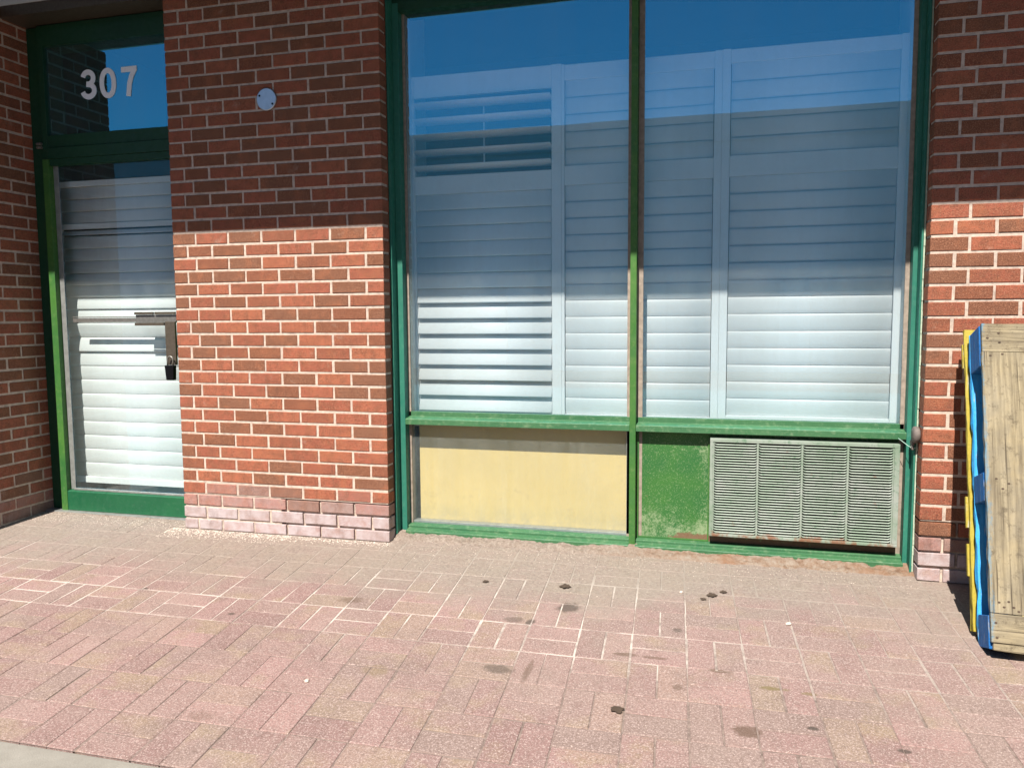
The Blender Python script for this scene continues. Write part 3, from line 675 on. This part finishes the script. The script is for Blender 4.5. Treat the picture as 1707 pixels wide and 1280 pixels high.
# grit: loose crumbs of mortar, too many to count
mb = MB()
def crumb(mb, x, y, s, m=0):
    n = len(mb.v); z = gz(y)+.004
    v = [(1, 0, 0), (0, 1, 0), (-1, 0, 0), (0, -1, 0), (0, 0, 1), (0, 0, -1)]
    an = random.random()*6.28; ca, sa = math.cos(an), math.sin(an); k = [random.uniform(.6, 1.2) for _ in v]
    for (a, b, c), q in zip(v, k):
        a, b, c = a*s*q, b*s*q*.8, c*s*q*.55; mb.v.append((x+a*ca-b*sa, y+a*sa+b*ca, z+c))
    t = (random.random(), 0, 0)
    for f in ((0, 1, 4), (1, 2, 4), (2, 3, 4), (3, 0, 4), (1, 0, 5), (2, 1, 5), (3, 2, 5), (0, 3, 5)): mb.face(tuple(n+i for i in f), m, t)
for i in range(2600):
    x = random.uniform(-1.30, .02); d = abs(random.gauss(0, .045))
    if x < -.55 or random.random() < .45: crumb(mb, x, -.008-d*(1.3 if x < -.6 else .8), random.choice((.0018, .0025, .0035, .005)))
for i in range(900): x = random.uniform(0.0, 2.5); crumb(mb, x, random.gauss(-.02, .07) if random.random() < .7 else random.uniform(-.5, .1), random.choice((.0015, .002, .003)))
for i in range(700): x = random.uniform(-2.29, -1.25); crumb(mb, x, random.gauss(.02, .05), random.choice((.0018, .0025, .0035)))
for i in range(1500): crumb(mb, random.uniform(-2, 2.6), random.uniform(-1.9, -.05), random.choice((.001, .0013, .002)))
o = mb.build('mortar_grit', M['stone']); tag(o, kind='stuff')

# a few stones and dead leaves
def pebble(x, y, s, label):
    me = bpy.data.meshes.new('pebble'); b = bmesh.new(); bmesh.ops.create_icosphere(b, subdivisions=2, radius=1)
    for v in b.verts:
        k = 1+.3*noise.noise(v.co*1.6+Vector((x*9, y, 0))); v.co = Vector((v.co.x*s*k, v.co.y*s*.75*k, v.co.z*s*.45*k))
    b.to_mesh(me); b.free(); me.materials.append(M['stone']); o = bpy.data.objects.new('pebble', me); link(o); o.location = (x, y, gz(y)+.004+s*.3); o.rotation_euler.z = x*7
    tag(o, label, 'pebble', 'pebbles on the paving')
pebble(1.915, -.560, .013, 'pale pink stone on the dusty paving, largest of the loose pebbles')
pebble(1.497, -.338, .010, 'small flat whitish pebble between the dark leaf litter and the window bay mullion')
pebble(.285, -1.355, .011, 'pinkish pebble on a paver joint in the left foreground')
def leaf(x, y, s, rot, label):
    n = 9; mb = MB(); top = []
    for i in range(n):
        t = i/(n-1); w = math.sin(math.pi*min(1, t*1.03))*.42*(1+.3*math.sin(i*2.3)); zz = .12*math.sin(t*3)+.05*math.sin(i*3.1)
        mb.v += [(t-.5, -w, zz+.1*abs(w)), (t-.5, 0, zz), (t-.5, w, zz+.25*abs(w))]
    k = len(mb.v); mb.v += [(a, b, c-.05) for a, b, c in mb.v]
    for i in range(n-1):
        for e in (0, 1):
            q = i*3+e; mb.face((q, q+1, q+4, q+3), 0); mb.face((k+q, k+q+3, k+q+4, k+q+1), 0)
        mb.face((i*3, i*3+3, k+i*3+3, k+i*3), 0); mb.face((i*3+2, k+i*3+2, k+i*3+5, i*3+5), 0)
    o = mb.build('dry_leaf', M['leafm']); o.location = (x, y, gz(y)+.005+s*.03); o.scale = (s, s, s*.4); o.rotation_euler.z = rot
    tag(o, label, 'leaf', 'dead leaves and scraps on the paving')
for a in ((1.625, -.345, .050, .3, 'curled dark brown leaf scrap in front of the vent grille, larger of a pair'),
          (1.590, -.390, .030, 1.2, 'small dark leaf scrap just left of a curled leaf, in front of the vent grille'),
          (1.672, -.300, .034, .1, 'thin dark twig-like scrap nearest the wall before the vent grille'),
          (1.345, -1.30, .050, 2.1, 'black torn leaf in the centre foreground of the pink paving'),
          (1.545, -1.575, .040, .6, 'black leaf scrap near the bottom edge of the paving, right of centre'),
          (.640, -.395, .032, .4, 'small dark scrap on the dusty paving under the yellow board'),
          (1.000, -.380, .055, .1, 'long dark twig on the dusty paving in front of the mullion')): leaf(*a)

# ------------------------------------------------------------------ leaning pallets
def place(o, bottom, top):
    d = (Vector(top)-Vector(bottom)); th = math.atan2(d.y, d.z); o.location = bottom; o.rotation_euler = (-th, 0, 0)
def rbox(mb, x0, x1, y0, y1, z0, z1, m=0, rag=.002, nseg=6, axis=2):
    # board with slightly ragged long edges; axis = length axis (2 up, 0 across)
    n = len(mb.v); lo, hi = ((z0, z1) if axis == 2 else (x0, x1))
    for i in range(nseg+1):
        t = lo+(hi-lo)*i/nseg; r = [random.uniform(-rag, rag) for _ in range(4)]
        if axis == 2: mb.v += [(x0+r[0], y0, t), (x1+r[1], y0, t), (x1+r[2], y1, t), (x0+r[3], y1, t)]
        else: mb.v += [(t, y0, z0+r[0]), (t, y0, z1+r[1]), (t, y1, z1+r[2]), (t, y1, z0+r[3])]
    for i in range(nseg):
        for k in range(4): q = (k+1) % 4; mb.face((n+4*i+k, n+4*i+q, n+4*i+4+q, n+4*i+4+k), m)
    mb.face((n+3, n+2, n+1, n), m); e = n+4*nseg; mb.face((e, e+1, e+2, e+3), m)
LB = 1.193
pal = empty('wooden_pallet', (0, 0, 0), 'weathered grey wooden pallet with blue painted blocks leaning at the right edge, in front', 'pallet')
def pp(mb, name, mat, par, bevel=.002): return mb.build(name, mat, par, (0, 0, 0), bevel)
def nails(pts, par):
    for (x, z) in pts:
        mb = MB(); mb.prism([(x+.0048*math.cos(2*math.pi*i/8), z+.0034*math.sin(2*math.pi*i/8)) for i in range(8)], -.0005, -.0012, axis=1); mb.build('nail', M['leafm'], par)
PWD = 1.02
# face towards the street: boards; local y=0 is the front face, +y goes back, z up the slope
mb = MB(); rbox(mb, 0.004, PWD, .001, .020, LB-.110, LB, axis=0, rag=.0015, nseg=14); pp(mb, 'board', M['wood_h'], pal)
mb = MB(); rbox(mb, 0.002, .142, .0, .020, .128, LB-.112, axis=2, rag=.0022, nseg=26); pp(mb, 'board', M['wood_v'], pal)
mb = MB(); rbox(mb, .430, .575, .0, .020, .128, LB-.112, axis=2, rag=.0022, nseg=26); pp(mb, 'board', M['wood_v'], pal)
mb = MB(); rbox(mb, .87, PWD, .0, .020, .128, LB-.112, axis=2, rag=.0022, nseg=26); pp(mb, 'board', M['wood_v'], pal)
mb = MB(); rbox(mb, 0.003, PWD, .001, .020, .028, .126, axis=0, rag=.0015, nseg=14); pp(mb, 'board', M['wood_h'], pal)
mb = MB(); rbox(mb, 0.010, PWD-.004, .006, .022, .0, .026, axis=0, rag=.002, nseg=14); pp(mb, 'board', M['wood_h'], pal)
for zb0, zb1 in ((0.004, .118), (.520, .625), (LB-.165, LB-.004)):
    for x0, x1 in ((0.0, .100), (.46, .56), (.92, 1.018)):
        mb = MB(); mb.box(x0, x1, .0215, .140, zb0, zb1); pp(mb, 'block', M['blue'], pal, .003)
for x0, x1 in ((.001, .098), (.46, .56), (.92, 1.017)):
    mb = MB(); rbox(mb, x0, x1, .141, .160, 0.004, LB-.004, axis=2, rag=.004, nseg=30); pp(mb, 'stringer_board', M['blue_lit'], pal, .002)  # lighter blue than the blocks stands for sun on these boards
for zc_ in (.05, .57, .885, 1.12):
    mb = MB(); rbox(mb, .010, PWD, .161, .174, zc_-.045, zc_+.045, axis=0, rag=.0015, nseg=8); pp(mb, 'deck_board', M['wood_h'], pal, .001)
nails([(.022, 1.135), (.060, 1.155), (.062, 1.118), (.030, 1.065), (.070, 1.072), (.035, .60), (.075, .585), (.055, .565), (.030, .165), (.060, .17), (.075, .152), (.018, .095), (.020, .045), (.045, .15), (.09, .14)], pal)
P0 = (2.566, -.722, .004)
place(pal, P0, (2.562, -.722+.395, .004+1.125))
pal.rotation_euler.z = R(-1.2); pal.rotation_euler.y = R(1.3)
yel = empty('wooden_pallet', (0, 0, 0), 'yellow painted pallet squeezed between the brick wall and the blue blocked pallet', 'pallet')
mb = MB(); rbox(mb, -.004, .095, .0, .016, .0, LB-.02, axis=2, rag=.002, nseg=30); pp(mb, 'stringer_board', M['yellow'], yel, .001)
mb = MB(); rbox(mb, .90, 1.0, .0, .016, .0, LB-.02, axis=2, rag=.002, nseg=30); pp(mb, 'stringer_board', M['yellow'], yel, .001)
z = .02; i = 0
while z < LB-.1:
    w = random.choice((.085, .10, .12)); sh = random.choice((-.012, -.008, .001, .006))
    mb = MB(); rbox(mb, sh, 1.0, .017, .032, z, min(z+w, LB-.02), axis=0, rag=.0015, nseg=6); pp(mb, 'deck_board', M['yellow_p'] if i % 3 == 0 else M['yellow'], yel, .001); z += w+random.choice((.012, .05, .06)); i += 1
mb = MB(); rbox(mb, .006, 1.0, .0325, .044, LB-.125, LB-.01, axis=0); pp(mb, 'deck_board', M['yellow_p'], yel, .001)
mb = MB(); rbox(mb, -.002, .9, .0325, .044, .0, .30, axis=2); pp(mb, 'stringer_board', M['yellow'], yel, .001)
th = math.atan2(.395, 1.125)
def off(p, dy, dz): return (p[0], p[1]+dy*math.cos(th)+dz*math.sin(th), p[2]-dy*math.sin(th)+dz*math.cos(th))
b0 = off((2.566, -.722, .004), .176, .055)
yel.location = b0; yel.rotation_euler = (-th-.01, R(1.3), R(-1.2))

# ------------------------------------------------------------------ the shops across the lot (seen mirrored in the glass)
bl = empty('shop_building', (2, -16, zc-.145), 'low flat roofed brick shop row across the parking lot, mirrored in the window', 'building')
BO = (2, -16, zc-.145)
mb = MB(); mb.box(-45, 50, -24, -16, zc-.145, 5.3); mb.build('wall', M['pale_wall'], bl, BO)
mb = MB(); mb.box(-45.2, 50.2, -24.2, -15.95, 5.301, 5.95); mb.build('parapet', M['pale_wall'], bl, BO)
for i in range(-12, 14):
    mb = MB(); mb.box(i*3.4+.3, i*3.4+3.0, -16+.001, -15.95, zc-.145, 1.9); w_ = mb.build('loading_door', M['door_grey'], bl, BO)
